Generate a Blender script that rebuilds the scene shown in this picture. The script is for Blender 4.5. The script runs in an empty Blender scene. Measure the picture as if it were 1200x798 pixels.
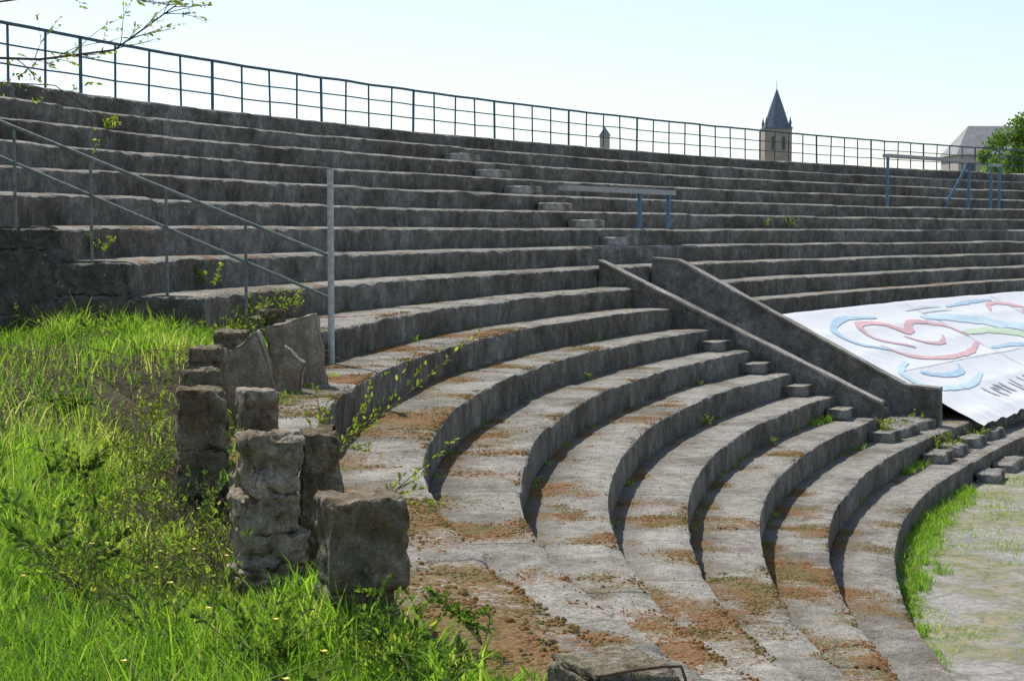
import bpy, bmesh, math, random
import numpy as np
from mathutils import Vector, Matrix, noise

random.seed(7); rng=np.random.default_rng(7)
S=0.38; K0=11.8; E=K0*S; T=2.1
scn=bpy.context.scene
scn.view_settings.view_transform='Standard'
try: scn.view_settings.look='None'
except Exception: pass
scn.view_settings.exposure=0

# ------------------------------------------------------------------ helpers
def smooth(x,a,b):
    t=min(1,max(0,(x-a)/(b-a))); return t*t*(3-2*t)
def link(o):
    scn.collection.objects.link(o); return o
def tag(o,label=None,cat=None,group=None,kind=None):
    if label: o["label"]=label
    if cat: o["category"]=cat
    if group: o["group"]=group
    if kind: o["kind"]=kind
    return o
def empty(name,loc=(0,0,0)):
    o=bpy.data.objects.new(name,None); o.location=loc; o.empty_display_size=.3; return link(o)
def mesh_obj(name,verts,faces,mats=(),midx=None,smoothf=False,parent=None):
    me=bpy.data.meshes.new(name); me.from_pydata([tuple(v) for v in verts],[],faces)
    for m in mats: me.materials.append(m)
    if midx is not None: me.polygons.foreach_set("material_index",midx)
    if smoothf: me.polygons.foreach_set("use_smooth",[True]*len(me.polygons))
    me.update()
    o=bpy.data.objects.new(name,me); link(o)
    if parent is not None:
        o.parent=parent; o.matrix_parent_inverse=Matrix.Translation(-Vector(parent.location))
    return o

# --------------------------------------------------------- guide curve of the bowl
LS=np.arange(-75,240,0.1)
def curv(l):
    if l<-2: return 1.0
    if l<2: return 1.0-0.43*(l+2)/4
    if l<40: return .57
    if l<50: return .57-.37*(l-40)/10
    return .2
i0=int(np.argmin(abs(LS)))
TH=np.zeros(len(LS)); cv=[curv(l) for l in LS]
for i in range(i0+1,len(LS)): TH[i]=TH[i-1]+cv[i]*.1
for i in range(i0-1,-1,-1): TH[i]=TH[i+1]-cv[i]*.1
TH=np.radians(TH)
PX=np.zeros(len(LS)); PY=np.zeros(len(LS)); PX[i0]=-4.0; PY[i0]=38
for i in range(i0+1,len(LS)):
    PX[i]=PX[i-1]+.1*math.sin(TH[i]); PY[i]=PY[i-1]+.1*math.cos(TH[i])
for i in range(i0-1,-1,-1):
    PX[i]=PX[i+1]-.1*math.sin(TH[i]); PY[i]=PY[i+1]-.1*math.cos(TH[i])
def pos(l,d,h):
    """l along the row, d uphill from guide edge, h below eye level; unit = one riser"""
    f=(l+75)/.1; i=int(f); i=max(0,min(len(LS)-2,i)); t=f-i
    x=PX[i]*(1-t)+PX[i+1]*t; y=PY[i]*(1-t)+PY[i+1]*t; th=TH[i]*(1-t)+TH[i+1]*t
    return Vector(((x-math.cos(th)*d)*S,(y+math.sin(th)*d)*S,(K0-h)*S))
def head(l):
    i=int((l+75)/.1); return TH[max(0,min(len(LS)-1,i))]
def dk(k,l):
    d=(3.8-k)*T
    if k<2.0: d+=1.5*(1-smooth(l,12,26))
    return d
def a_back(l): return 2.1-.62*(1-smooth(l,2,9))
def back_of(k,l):
    if k<-6.1: return dk(k,l)+6
    if abs(k-3.8)<.1: return a_back(l)
    return dk(k-1,l)

# ------------------------------------------------------------------ materials
class NT:
    def __init__(s,name):
        s.m=bpy.data.materials.new(name); s.m.use_nodes=True; s.t=s.m.node_tree; s.n=s.t.nodes; s.l=s.t.links
        s.b=s.n["Principled BSDF"]; s.out=s.n["Material Output"]
        s.tc=s.n.new("ShaderNodeTexCoord")
    def L(s,a,b): s.l.new(a,b)
    def noise(s,scale,detail=4,rough=.55,vec=None,stretch=None):
        n=s.n.new("ShaderNodeTexNoise"); n.inputs["Scale"].default_value=scale; n.inputs["Detail"].default_value=detail; n.inputs["Roughness"].default_value=rough
        v=vec or s.tc.outputs["Object"]
        if stretch:
            mp=s.n.new("ShaderNodeMapping"); mp.inputs["Scale"].default_value=stretch; s.L(v,mp.inputs[0]); v=mp.outputs[0]
        s.L(v,n.inputs["Vector"]); return n.outputs["Fac"]
    def ramp(s,fac,stops,interp='LINEAR'):
        r=s.n.new("ShaderNodeValToRGB"); r.color_ramp.interpolation=interp
        e=r.color_ramp.elements
        while len(e)<len(stops): e.new(.5)
        for i,(p,c) in enumerate(stops):
            e[i].position=p; e[i].color=(c,c,c,1) if not hasattr(c,'__len__') else (*c,1)
        s.L(fac,r.inputs[0]); return r.outputs[0]
    def mix(s,f,a,b,mode='MIX'):
        m=s.n.new("ShaderNodeMix"); m.data_type='RGBA'; m.blend_type=mode
        for sock,v in ((m.inputs[0],f),(m.inputs[6],a),(m.inputs[7],b)):
            if hasattr(v,'is_output'): s.L(v,sock)
            elif hasattr(v,'__len__'): sock.default_value=(*v,1)
            else: sock.default_value=v if sock==m.inputs[0] else (v,v,v,1)
        return m.outputs[2]
    def math(s,op,a,b=0.0,c=None):
        m=s.n.new("ShaderNodeMath"); m.operation=op
        for i,v in enumerate((a,b) if c is None else (a,b,c)):
            if hasattr(v,'is_output'): s.L(v,m.inputs[i])
            else: m.inputs[i].default_value=v
        return m.outputs[0]
    def bump(s,h,strength=.5,dist=.01,prev=None):
        b=s.n.new("ShaderNodeBump"); b.inputs["Strength"].default_value=strength; b.inputs["Distance"].default_value=dist
        s.L(h,b.inputs["Height"])
        if prev: s.L(prev,b.inputs["Normal"])
        return b.outputs[0]
    def fin(s,col,rough=.9,normal=None,spec=.2,metal=0):
        if hasattr(col,'is_output'): s.L(col,s.b.inputs["Base Color"])
        else: s.b.inputs["Base Color"].default_value=(*col,1)
        s.b.inputs["Roughness"].default_value=rough
        s.b.inputs["Specular IOR Level"].default_value=spec
        s.b.inputs["Metallic"].default_value=metal
        if normal: s.L(normal,s.b.inputs["Normal"])
        return s.m

def concrete(name,dark=(.15,.14,.125),light=(.35,.335,.305),attr=True,mossy=.0,streak=.55,scale=1.0,risc_col=(.085,.08,.072),rk=.55,stain=0):
    m=NT(name)
    n1=m.noise(.9*scale,5,.65); n2=m.noise(7*scale,5,.7); n3=m.noise(50,3,.75); n4=m.noise(170,1,.6)
    c=m.ramp(n2,[(.3,dark),(.68,light)])
    c=m.mix(.95,c,m.ramp(n1,[(.36,(.55,.53,.49)),(.5,(.96,.95,.92)),(.64,(1.13,1.12,1.11))]),'MULTIPLY')
    c=m.mix(.95,c,m.ramp(n3,[(.33,.38),(.48,.95),(.72,1.45)]),'MULTIPLY')
    c=m.mix(.8,c,m.ramp(n4,[(.3,.55),(.7,1.45)]),'MULTIPLY')
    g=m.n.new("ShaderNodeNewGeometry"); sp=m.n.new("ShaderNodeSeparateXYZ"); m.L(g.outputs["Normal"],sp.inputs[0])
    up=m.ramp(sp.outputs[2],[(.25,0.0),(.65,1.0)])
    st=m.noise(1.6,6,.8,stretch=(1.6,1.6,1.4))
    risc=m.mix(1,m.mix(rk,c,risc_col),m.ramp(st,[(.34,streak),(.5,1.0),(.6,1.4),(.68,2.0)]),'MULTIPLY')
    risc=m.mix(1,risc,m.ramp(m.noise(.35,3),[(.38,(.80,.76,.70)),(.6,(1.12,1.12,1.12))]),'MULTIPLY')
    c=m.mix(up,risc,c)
    lich=m.ramp(m.noise(23,2,.4),[(.66,0.0),(.7,1.0)])
    c=m.mix(m.math('MULTIPLY',lich,.4),c,(.42,.42,.38))
    if attr:
        a=m.n.new("ShaderNodeAttribute"); a.attribute_name="rowuv"
        s2=m.n.new("ShaderNodeSeparateXYZ"); m.L(a.outputs["Vector"],s2.inputs[0])
        fr=m.math('FRACT',m.math('MULTIPLY_ADD',s2.outputs[0],1/2.6,m.math('MULTIPLY',m.noise(3,2),.006)))
        j=m.math('LESS_THAN',fr,.007)
        c=m.mix(m.math('MULTIPLY',j,.7),c,(.05,.045,.038))
        back_tone=m.math('MULTIPLY',m.ramp(s2.outputs[1],[(.5,0.0),(.98,.85)]),m.ramp(n2,[(.35,.2),(.6,1.0)]))  # blotchy darker brown towards the back of each tread
        c=m.mix(back_tone,c,(.085,.072,.05))
        mo=m.ramp(m.math('ADD',s2.outputs[2],m.math('MULTIPLY',m.math('SUBTRACT',m.noise(18,7,.85),.5),3.4)),[(.33,0.0),(.48,1.0)])
        mc=m.ramp(m.noise(1.5,4),[(.36,(.12,.11,.035)),(.48,(.18,.12,.04)),(.6,(.215,.10,.038))])
        mc=m.mix(.9,mc,m.ramp(m.noise(45,3,.7),[(.35,.35),(.65,1.5)]),'MULTIPLY')
        c=m.mix(m.math('MULTIPLY',m.math('MULTIPLY',mo,up),.9),c,mc)
    if stain>0:
        stn=m.math('MULTIPLY',m.ramp(m.noise(3,5,.7,stretch=(2.5,2.5,.5)),[(.45,0.0),(.6,1.0)]),stain)
        c=m.mix(stn,c,(.20,.125,.07))
    if mossy>0:
        mo=m.math('MULTIPLY',m.ramp(m.noise(8,6,.75),[(.42,0.0),(.58,1.0)]),mossy)
        mo=m.math('MULTIPLY',mo,m.mix(up,.55,1.0))
        c=m.mix(mo,c,m.ramp(m.noise(3.5),[(.4,(.085,.085,.035)),(.6,(.16,.10,.045))]))
    b=m.bump(n3,.75,.016); b=m.bump(n2,.65,.035,b)
    return m.fin(c,.93,b,.15)

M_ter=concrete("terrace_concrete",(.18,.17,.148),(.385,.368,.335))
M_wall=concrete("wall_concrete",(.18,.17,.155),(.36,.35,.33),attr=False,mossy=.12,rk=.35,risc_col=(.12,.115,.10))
M_end=concrete("end_wall_concrete",(.09,.085,.078),(.24,.23,.215),attr=False,mossy=.15,rk=.5,risc_col=(.05,.048,.044))
M_post=concrete("post_concrete",(.10,.09,.068),(.37,.335,.27),attr=False,mossy=.75,streak=.4,scale=1.3,risc_col=(.10,.09,.07),rk=.35,stain=.35)
M_stone=concrete("pale_stone",(.22,.195,.15),(.56,.51,.43),attr=False,mossy=.42,streak=.4,scale=1.3,risc_col=(.30,.27,.21),rk=.4,stain=.4)
M_block=concrete("block_concrete",(.20,.19,.165),(.42,.40,.36),attr=False,mossy=.15)
M_slab=concrete("coping_concrete",(.24,.23,.205),(.48,.46,.42),attr=False,mossy=.15,streak=.6,risc_col=(.28,.265,.24),rk=.4)
M_panel=concrete("panel_concrete",(.24,.22,.19),(.50,.47,.41),attr=False,mossy=.2,streak=.6,risc_col=(.36,.33,.28),rk=.45,stain=.6)

def simple(name,col,rough=.6,var=.3,scale=20,metal=0,spec=.3,stretch=None):
    m=NT(name); n=m.noise(scale,5,.65,stretch=stretch)
    c=m.mix(1,col,m.ramp(n,[(.3,1-var),(.7,1+var)]),'MULTIPLY')
    return m.fin(c,rough,m.bump(n,.3,.004),spec,metal)
M_rail=simple("railing_paint",(.075,.115,.155),.6,.4,8)
M_hand=simple("handrail_paint",(.18,.205,.19),.6,.45,14)
M_pole=simple("galvanised_pole",(.46,.47,.45),.5,.3,18)
M_blue=simple("blue_paint",(.10,.20,.33),.5,.3,12)
M_beam=simple("weathered_beam",(.40,.40,.39),.85,.25,9)
M_rust=simple("rusty_iron",(.13,.075,.05),.8,.5,30)
M_bark=simple("bark",(.10,.075,.05),.9,.4,30)
M_twig=simple("dry_twig",(.20,.145,.10),.9,.45,20)

def foliage(name,stops,trans=.45,attrname="tint",rough=.55,tm=(1.25,1.35,.7)):
    m=NT(name); a=m.n.new("ShaderNodeAttribute"); a.attribute_name=attrname
    c=m.ramp(a.outputs["Fac"],stops)
    m.fin(c,rough,None,.25)
    tr=m.n.new("ShaderNodeBsdfTranslucent"); c2=m.mix(1,c,tm,'MULTIPLY'); m.L(c2,tr.inputs[0])
    mx=m.n.new("ShaderNodeMixShader"); mx.inputs[0].default_value=trans
    m.L(m.b.outputs[0],mx.inputs[1]); m.L(tr.outputs[0],mx.inputs[2]); m.L(mx.outputs[0],m.out.inputs[0])
    return m.m
M_grass=foliage("grass_blade",[(0,(.06,.125,.02)),(.45,(.165,.30,.035)),(.8,(.29,.43,.06)),(1,(.48,.44,.20))],.6,tm=(1.42,1.52,.8))
M_leaf=foliage("young_leaf",[(0,(.10,.15,.025)),(.6,(.23,.31,.045)),(1,(.40,.43,.08))],.55,tm=(1.4,1.4,.8))
M_wleaf=foliage("weed_leaf",[(0,(.045,.09,.018)),(.6,(.10,.18,.03)),(1,(.20,.28,.05))],.45,tm=(1.4,1.4,.8))
M_dleaf=foliage("tree_leaf",[(0,(.08,.13,.03)),(.6,(.16,.25,.05)),(1,(.26,.34,.08))],.5)
M_moss=foliage("moss_cushion",[(0,(.11,.105,.03)),(.4,(.18,.13,.04)),(.75,(.225,.11,.04)),(1,(.28,.14,.055))],.05,rough=.95)
M_yel=simple("yellow_petal",(.75,.55,.02),.5,.1)

# ------------------------------------------------------------------ world and sun
AZ=math.radians(-28); EL=math.radians(52)
w=bpy.data.worlds.new("World"); scn.world=w; w.use_nodes=True
sky=w.node_tree.nodes.new("ShaderNodeTexSky"); sky.sky_type='NISHITA'; sky.sun_disc=False
sky.sun_elevation=EL; sky.sun_rotation=AZ%(2*math.pi); sky.air_density=1.0; sky.dust_density=.5; sky.ozone_density=2.5
bg=w.node_tree.nodes["Background"]; bg.inputs[1].default_value=.15
hs=w.node_tree.nodes.new("ShaderNodeHueSaturation"); hs.inputs["Saturation"].default_value=.78; hs.inputs["Value"].default_value=1.0
w.node_tree.links.new(sky.outputs[0],hs.inputs["Color"]); w.node_tree.links.new(hs.outputs[0],bg.inputs[0])
sd=bpy.data.lights.new("sun","SUN"); sd.energy=5.0; sd.angle=math.radians(.5); sd.color=(1,.95,.86)
so=link(bpy.data.objects.new("sun",sd))
sv=Vector((math.sin(AZ)*math.cos(EL),math.cos(AZ)*math.cos(EL),math.sin(EL)))
so.rotation_euler=sv.to_track_quat('Z','Y').to_euler(); so.location=(0,0,60)

# ------------------------------------------------------------------ camera
cd=bpy.data.cameras.new("camera"); cam=link(bpy.data.objects.new("camera",cd)); scn.camera=cam
cd.sensor_width=36; cd.lens=60; cd.clip_end=6000; cd.clip_start=.05
cam.location=(0,0,E); cam.rotation_euler=(math.radians(90-3.63),0,0)

# ------------------------------------------------------------------ ground
m=NT("ground_mat"); n=m.noise(.15,5); n2=m.noise(4,6,.7)
c=m.mix(m.ramp(n,[(.42,0.0),(.58,1.0)]),(.20,.185,.15),(.09,.13,.035)); c=m.mix(.8,c,m.ramp(n2,[(.3,.6),(.7,1.3)]),'MULTIPLY')
M_ground=m.fin(c,.95,m.bump(n2,.5,.03),.1)
gx=3000
g=mesh_obj("ground",[(-gx,-gx,0),(gx,-gx,0),(gx,gx,0),(-gx,gx,0)],[(0,1,2,3)],[M_ground]); tag(g,kind="structure")
m=NT("track_mat"); n=m.noise(.7,5,.65); n2=m.noise(9,6,.7); n3=m.noise(80,3,.7); n5=m.noise(1.6,5,.7)
vo=m.n.new("ShaderNodeTexVoronoi"); vo.feature='DISTANCE_TO_EDGE'; vo.inputs["Scale"].default_value=.75
wb=m.n.new("ShaderNodeVectorMath"); wb.operation='ADD'; wn=m.n.new("ShaderNodeTexNoise"); wn.inputs["Scale"].default_value=2; wn.inputs["Detail"].default_value=5; m.L(m.tc.outputs["Object"],wn.inputs[0])
ws=m.n.new("ShaderNodeVectorMath"); ws.operation='SCALE'; ws.inputs["Scale"].default_value=.7; m.L(wn.outputs["Color"],ws.inputs[0]); m.L(m.tc.outputs["Object"],wb.inputs[0]); m.L(ws.outputs[0],wb.inputs[1]); m.L(wb.outputs[0],vo.inputs["Vector"])
crack=m.ramp(vo.outputs["Distance"],[(.0,1.0),(.03,0.0)])
c=m.ramp(n2,[(.3,(.22,.21,.19)),(.7,(.45,.43,.40))]); c=m.mix(.9,c,m.ramp(n5,[(.35,.7),(.6,1.1)]),'MULTIPLY')
c=m.mix(.9,c,m.ramp(n3,[(.3,.55),(.7,1.3)]),'MULTIPLY')
c=m.mix(m.math('MULTIPLY',crack,.6),c,(.10,.10,.05))
gm=m.math('MULTIPLY',m.ramp(n,[(.46,0.0),(.55,1.0)]),m.ramp(n2,[(.40,.1),(.55,1.0)]))
c=m.mix(m.math('MULTIPLY',gm,.9),c,m.ramp(m.noise(3,5,.7),[(.42,(.14,.18,.05)),(.52,(.26,.24,.12)),(.62,(.34,.29,.18))]))
M_track=m.fin(c,.95,m.bump(n2,.6,.03,m.bump(n3,.5,.012)),.1)
vs=[];fs=[]
ll=np.arange(-50,210,2.0)
for i,l in enumerate(ll):
    a=pos(l,dk(10.8,l)+.3,K0); b=pos(l,-40,K0)
    vs+= [(a.x,a.y,.006),(b.x,b.y,.006)]
    if i: fs.append((2*i-2,2*i-1,2*i+1,2*i))
tr=mesh_obj("track",vs,fs,[M_track]); tag(tr,kind="structure")

# ------------------------------------------------------------------ terrace
ter=empty("stadium_terrace",pos(40,-14,K0)); tag(ter,"old curved concrete stadium terrace with mossy weathered steps","terrace")
ROWS=[3.8-j for j in range(10,0,-1)]+[3.8+j for j in range(0,8)]
def moss_val(p,f,k,l):
    n=noise.fractal(Vector((p.x*1.0+k*3,p.y*1.0,k*1.7)),1.0,2.0,5)
    v=n*1.05
    v+=.26*smooth(f,.6,1.0)
    reg=-.48+.40*(1-smooth(l,10,42))
    if abs(k-3.8)<.1: reg+=.18
    if abs(k-4.8)<.1: reg+=.10
    if l<-10: reg+=.06
    if l>60: reg-=.1
    if k<3: reg-=.15
    return max(-.3,min(1,.25+v+reg))
PF=[1.0,.94,.87,.76,.64,.52,.4,.28,.17,.11,.055,.012]
RZ=[.035,.14,.26,.42,.62,.78,.92,1.04]
def seg_off(k,u):
    sidx=math.floor(u/2.6); r=random.Random(int(k*10)*1000+sidx)
    return (r.random()-.5)*.07,(r.random()-.5)*.07
def tread_pt(k,l,f):
    d0=dk(k,l); d1=back_of(k,l)
    return pos(l,d0+(d1-d0)*f,k)
def build_row(k,la,lb):
    verts=[];faces=[];att=[]
    u=la; L=[]
    while u<lb:
        L.append(u)
        step=.24 if u<35 else (.4 if u<80 else .8)
        if u>-42 and u<-10: step=.16
        u+=step
    L.append(lb)
    hb=(4.9 if k<3 else k+1.35)
    if k<-6.1: hb=K0
    if abs(k-3.8)<.1: hb=6
    up=k<3.0
    npf=0
    for l in L:
        um=l*S; dz,dd=seg_off(k,um)
        d0=dk(k,l); back=back_of(k,l)
        ring=[]
        nb=Vector(pos(l,d0,k)); fade=1-.5*smooth(l,25,90)
        ch=(max(0,noise.noise(Vector((nb.x*2.3,nb.y*2.3,k)))-.12)+.9*max(0,noise.noise(Vector((nb.x*9,nb.y*9,k)))-.15))*fade
        ch*=1.25
        worn=(.10+.04*noise.noise(Vector((nb.x*.8,nb.y*.8,k*2)))+.06*noise.noise(Vector((nb.x*6,nb.y*6,k*2)))) if up else .03
        wav=.03*noise.noise(Vector((nb.x*.4,nb.y*.4,k*3)))
        wz=.03*noise.noise(Vector((nb.x*.3,nb.y*.3,k*5+9)))
        for f in PF:
            d=d0+(back-d0)*f
            if f<.5: d+=dd+wav
            if f==1.0 and abs(k-3.8)<.1: d+=.18*noise.noise(Vector((nb.x*4,nb.y*4,3)))*(1-smooth(l,2,9))
            p=pos(l,d,k)
            q=(.025*noise.noise(Vector((p.x*2.5,p.y*2.5,k)))+.018*noise.noise(Vector((p.x*9,p.y*9,k))))*fade
            if f<.05: q-=ch*.16
            elif f<.1: q-=ch*.06
            if f<.165: q-=worn*((.165-f)/.165)**1.5
            p.z+=(q+dz+wz)*S
            ring.append((p,um,f,moss_val(p,f,k,l)))
        for z in RZ:
            zz=max(z,worn+.04+z*.3) if z<.3 else z
            d=d0+dd+wav+ (ch*.22 if z<.1 else (ch*.1 if z<.2 else 0))
            p=pos(l,d,k+zz)
            r=.02*noise.noise(Vector((p.x*5,p.y*5,p.z*7)))+.035*noise.noise(Vector((p.x*1.7,p.y*1.7,p.z*2)))
            p=pos(l,d+r,k+zz); p.z+=(dz+wz)*S
            ring.append((p,um,.0,-.3))
        ring.append((pos(l,d0+.02,hb),um,0,-.3)); ring.append((pos(l,back+.02,hb),um,0,-.3))
        npf=len(ring)
        for p,a,b,c in ring: verts.append(p); att+= [a,b,c]
    n=len(L)
    for i in range(n-1):
        for j in range(npf):
            a=i*npf+j; b=i*npf+(j+1)%npf
            faces.append((a,b,b+npf,a+npf))
    faces.append(tuple(range(npf))[::-1]); faces.append(tuple((n-1)*npf+j for j in range(npf)))
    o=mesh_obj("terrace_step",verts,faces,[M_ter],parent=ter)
    at=o.data.attributes.new("rowuv",'FLOAT_VECTOR','POINT'); at.data.foreach_set("vector",att)
    bm=bmesh.new(); bm.from_mesh(o.data); bmesh.ops.recalc_face_normals(bm,faces=bm.faces); bm.to_mesh(o.data); bm.free()
    return o
LN,LF=50.0,56.6
for k in ROWS:
    ls=-52.0
    if k<2.9: ls=11.0+random.uniform(-.2,.2)
    if k<0: ls=11
    if 2.5<k<9.0:
        build_row(k,ls,LN); build_row(k,LF,200)
    else: build_row(k,ls,200)

# gangway ramp steps: closed solid that ends at the row below the walls
V=[];F=[]
d=dk(1.8,55); h=4.2; n=13; dd=(dk(1.8,55)-dk(8.8,55)-.05)/n; hh=(9.78-h)/n
prof=[]
for i in range(n):
    prof.append((d-i*dd,h+i*hh)); prof.append((d-(i+1)*dd,h+i*hh))
prof.append((d-n*dd,10.4)); prof.append((d,10.4))
for l in (LN-.2,LF+.2):
    for a,b in prof: V.append(pos(l,a,b))
q=len(prof)
F=[(i,(i+1)%q,q+(i+1)%q,q+i) for i in range(q)]+[tuple(range(q))[::-1],tuple(range(q,2*q))]
mesh_obj("gangway_steps",V,F,[M_wall],parent=ter)

def sloped_wall(l0,l1,prof,label):
    e=empty("gangway_wall",pos((l0+l1)/2,prof[-1][0],prof[-1][1])); tag(e,label,"wall")
    def ext(name,prof,l0,l1,mat):
        v=[];P=[]
        for i in range(len(prof)):
            a=prof[i]; b=prof[(i+1)%len(prof)]
            m_=max(1,int(math.hypot(a[0]-b[0],a[1]-b[1])/.5))
            for q in range(m_): P.append((a[0]+(b[0]-a[0])*q/m_,a[1]+(b[1]-a[1])*q/m_))
        for l in (l0,l1):
            for (d,h) in P:
                p=pos(l,d,h); nn=.012*noise.noise_vector(p*1.9)+.008*noise.noise_vector(p*8); v.append(p+nn)
        n=len(P)
        f=[(i,(i+1)%n,n+(i+1)%n,n+i) for i in range(n)]+[tuple(range(n))[::-1],tuple(range(n,2*n))]
        o=mesh_obj(name,v,f,[mat],parent=e)
        bm=bmesh.new(); bm.from_mesh(o.data); bmesh.ops.recalc_face_normals(bm,faces=bm.faces); bm.to_mesh(o.data); bm.free()
    ext("wall",prof,l0,l1,M_wall)
    top=[p for p in prof[:-2]]
    cop=[(a,b-.14) for a,b in top]+[(a,b-.005) for a,b in reversed(top)]
    ext("coping",cop,l0-.08,l1+.08,M_slab)
sloped_wall(49.6,50.2,[(4.1,1.55),(-10.6,8.2),(-10.6,10.3),(4.1,6.0)],"low sloping concrete parapet beside the terrace steps")
sloped_wall(56.5,57.1,[(4.1,1.5),(2.6,1.6),(-10.0,7.9),(-11.8,8.0),(-11.8,10.6),(4.1,6.2)],"tall sloping concrete parapet with square end beside the banner")

# ------------------------------------------------------------------ rough blocks
def rough_mesh(w,d,h,cuts=6,amp=.02,seed=0,chip=.03,off=(0,0,0),skew=0,target=None,erode=0):
    bm=bmesh.new(); bmesh.ops.create_cube(bm,size=1)
    bmesh.ops.subdivide_edges(bm,edges=list(bm.edges),cuts=cuts,use_grid_fill=True)
    s_=Vector((seed*3.1,seed*1.7,seed*.9))
    for v in bm.verts:
        c=v.co.copy(); ex=sum(1 for q in c if abs(abs(q)-.5)<1e-4)
        p=Vector((c.x*w,c.y*d,c.z*h))
        nv=noise.noise_vector(p*5+s_)*amp+noise.noise_vector(p*16+s_)*amp*.5+noise.noise_vector(p*42+s_)*amp*.25
        if erode:
            n_=Vector((c.x,c.y,c.z)); n_.normalize()
            t=max(0,noise.noise(p*9+s_*2)-.12)+.7*max(0,noise.noise(p*22+s_)-.2)
            nv-=n_*t*erode
        if ex>=2:
            k=chip*(.4+max(0,noise.noise(p*7+s_))*2.4)*(1.3 if ex==3 else 1)
            p-=Vector((math.copysign(k,c.x) if abs(abs(c.x)-.5)<1e-4 else 0,math.copysign(k,c.y) if abs(abs(c.y)-.5)<1e-4 else 0,math.copysign(k,c.z) if abs(abs(c.z)-.5)<1e-4 else 0))
        if skew: p.z+=skew*p.x*(c.z+.5)
        v.co=p+nv+Vector(off)
    if target is None: return bm
    me=bpy.data.meshes.new("tmp"); bm.to_mesh(me); bm.free(); target.from_mesh(me); bpy.data.meshes.remove(me)
    return target
def bm_obj(name,bm,mats,loc,rot=(0,0,0),sm=False):
    me=bpy.data.meshes.new(name); bm.to_mesh(me); bm.free()
    for q in mats: me.materials.append(q)
    if sm: me.polygons.foreach_set("use_smooth",[True]*len(me.polygons))
    o=bpy.data.objects.new(name,me); link(o); o.location=loc; o.rotation_euler=rot; return o

for i,k in enumerate([5.8,6.8,7.8,8.8,9.8]+[.8,-.2,-1.2,-2.2,-3.2,-4.2]):
    l=48.6 if k>3 else 60
    low=k>3
    p=pos(l,dk(k-1,l)-(.56 if low else .68),k)
    b=rough_mesh((1.02 if low else 1.25)*S,(2.0 if low else 2.5)*S,(.5 if low else .52)*S,7,.005,i,.006 if low else .02,off=(0,0,.25*S))
    o=bm_obj("stair_block",b,[M_block if low else M_slab],p,(0,0,-head(l)+random.uniform(-.05,.05)))
    tag(o,"small concrete block making a half step on the terrace","stair block","half-step blocks on the terrace")
# worn broken half steps below the gangway
for i,(l,k,wl) in enumerate(((51.6,9.8,2.6),(55.0,9.8,2.4),(50.2,10.8,2.2),(53.4,10.8,2.8),(57.5,10.8,2.4),(61.5,10.8,2.2),(52.0,11.8,2.4),(56.5,11.8,2.6))):
    p=pos(l,dk(k-1,l)-.6,k)
    b=rough_mesh(1.1*S,wl*S,.55*S,14,.02,i+40,.03,off=(0,0,.2*S),erode=.06,skew=random.uniform(-.12,.12))
    o=bm_obj("stair_block",b,[M_wall],p,(random.uniform(-.05,.05),random.uniform(-.05,.05),-head(l)+random.uniform(-.15,.15)),True)
    tag(o,"worn broken concrete block at the foot of the stairs","stair block","half-step blocks on the terrace")

# rough broken end of the terrace
for i,k in enumerate([1.8,.8,-.2,-1.2,-2.2,-3.2]):
    wd=(dk(k-1,11)-dk(k,11)); dc=(dk(k-1,11)+dk(k,11))/2
    hgt=4.6-k-.12
    bm=bmesh.new(); r=random.Random(i*7+1); tot=0
    while tot<hgt-.05:
        q=min(hgt-tot,r.uniform(1.2,2.2)); rough_mesh(wd*S*1.04,.8*S*r.uniform(.9,1.1),q*S*1.05,20,.022,i*11+int(tot*5),.015,off=(0,0,(tot+q/2)*S),target=bm,erode=.07); tot+=q
    p=pos(10.85,dc,4.6)
    o=bm_obj("broken_end_wall",bm,[M_end],(0,0,0),(0,0,0),True)
    o.parent=ter; o.matrix_parent_inverse=Matrix.Translation(-Vector(ter.location)); o.location=p; o.rotation_euler=(0,0,-head(11))

def zh(hm): return E-hm
def post(x,y,top,w,seed,mat,label,rz=0,base=1.95,parts=2,d=None,rot=None,amp=.013,chip=.018,name="stone_post",skew=0,hs=None,erode=.05,cuts=20):
    bm=bmesh.new(); H=base-top; z=0; d=d or w
    if hs is None: hs=[H/parts*(1+.25*random.Random(seed*9+i).uniform(-1,1)) for i in range(parts)]
    sc=H/sum(hs); hs=[q*sc for q in hs]
    for i,hh in enumerate(hs):
        r=random.Random(seed*31+i)
        ww=w*r.uniform(.88,1.10) if len(hs)>2 else w
        rough_mesh(ww,d*r.uniform(.9,1.06),hh*1.06,cuts,amp,seed+i*3,chip,off=(r.uniform(-.02,.02) if len(hs)>2 else 0,0,z+hh/2),skew=skew if i==len(hs)-1 else r.uniform(-.05,.05),target=bm,erode=erode)
        z+=hh
    o=bm_obj(name,bm,[mat],(x,y,zh(base)),rot or (0,0,rz),True)
    return tag(o,label,"fence panel" if name=="fence_panel" else "stone post","remnants of the old boundary fence")
post(-.57,6.3,.985,.30,1,M_post,"cracked square concrete post with rusty moss on top",.30,2.0,2,hs=[.30,.40,.33],amp=.018,erode=.06)
post(-1.06,7.3,.87,.28,2,M_stone,"post of stacked pale rough stones in tall grass",.35,2.1,4,amp=.035,chip=.016,hs=[.3,.2,.18,.14,.16,.24],erode=.10)
post(-.86,7.45,.88,.19,22,M_post,"narrow broken concrete post behind the stone post",.2,2.0,3,amp=.025,erode=.08)
post(-1.92,10.5,.97,.31,3,M_post,"dark weathered concrete post wrapped in brambles",.2,2.3,2,amp=.022,hs=[.25,.2,.22,.3,.36],erode=.09)
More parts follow.
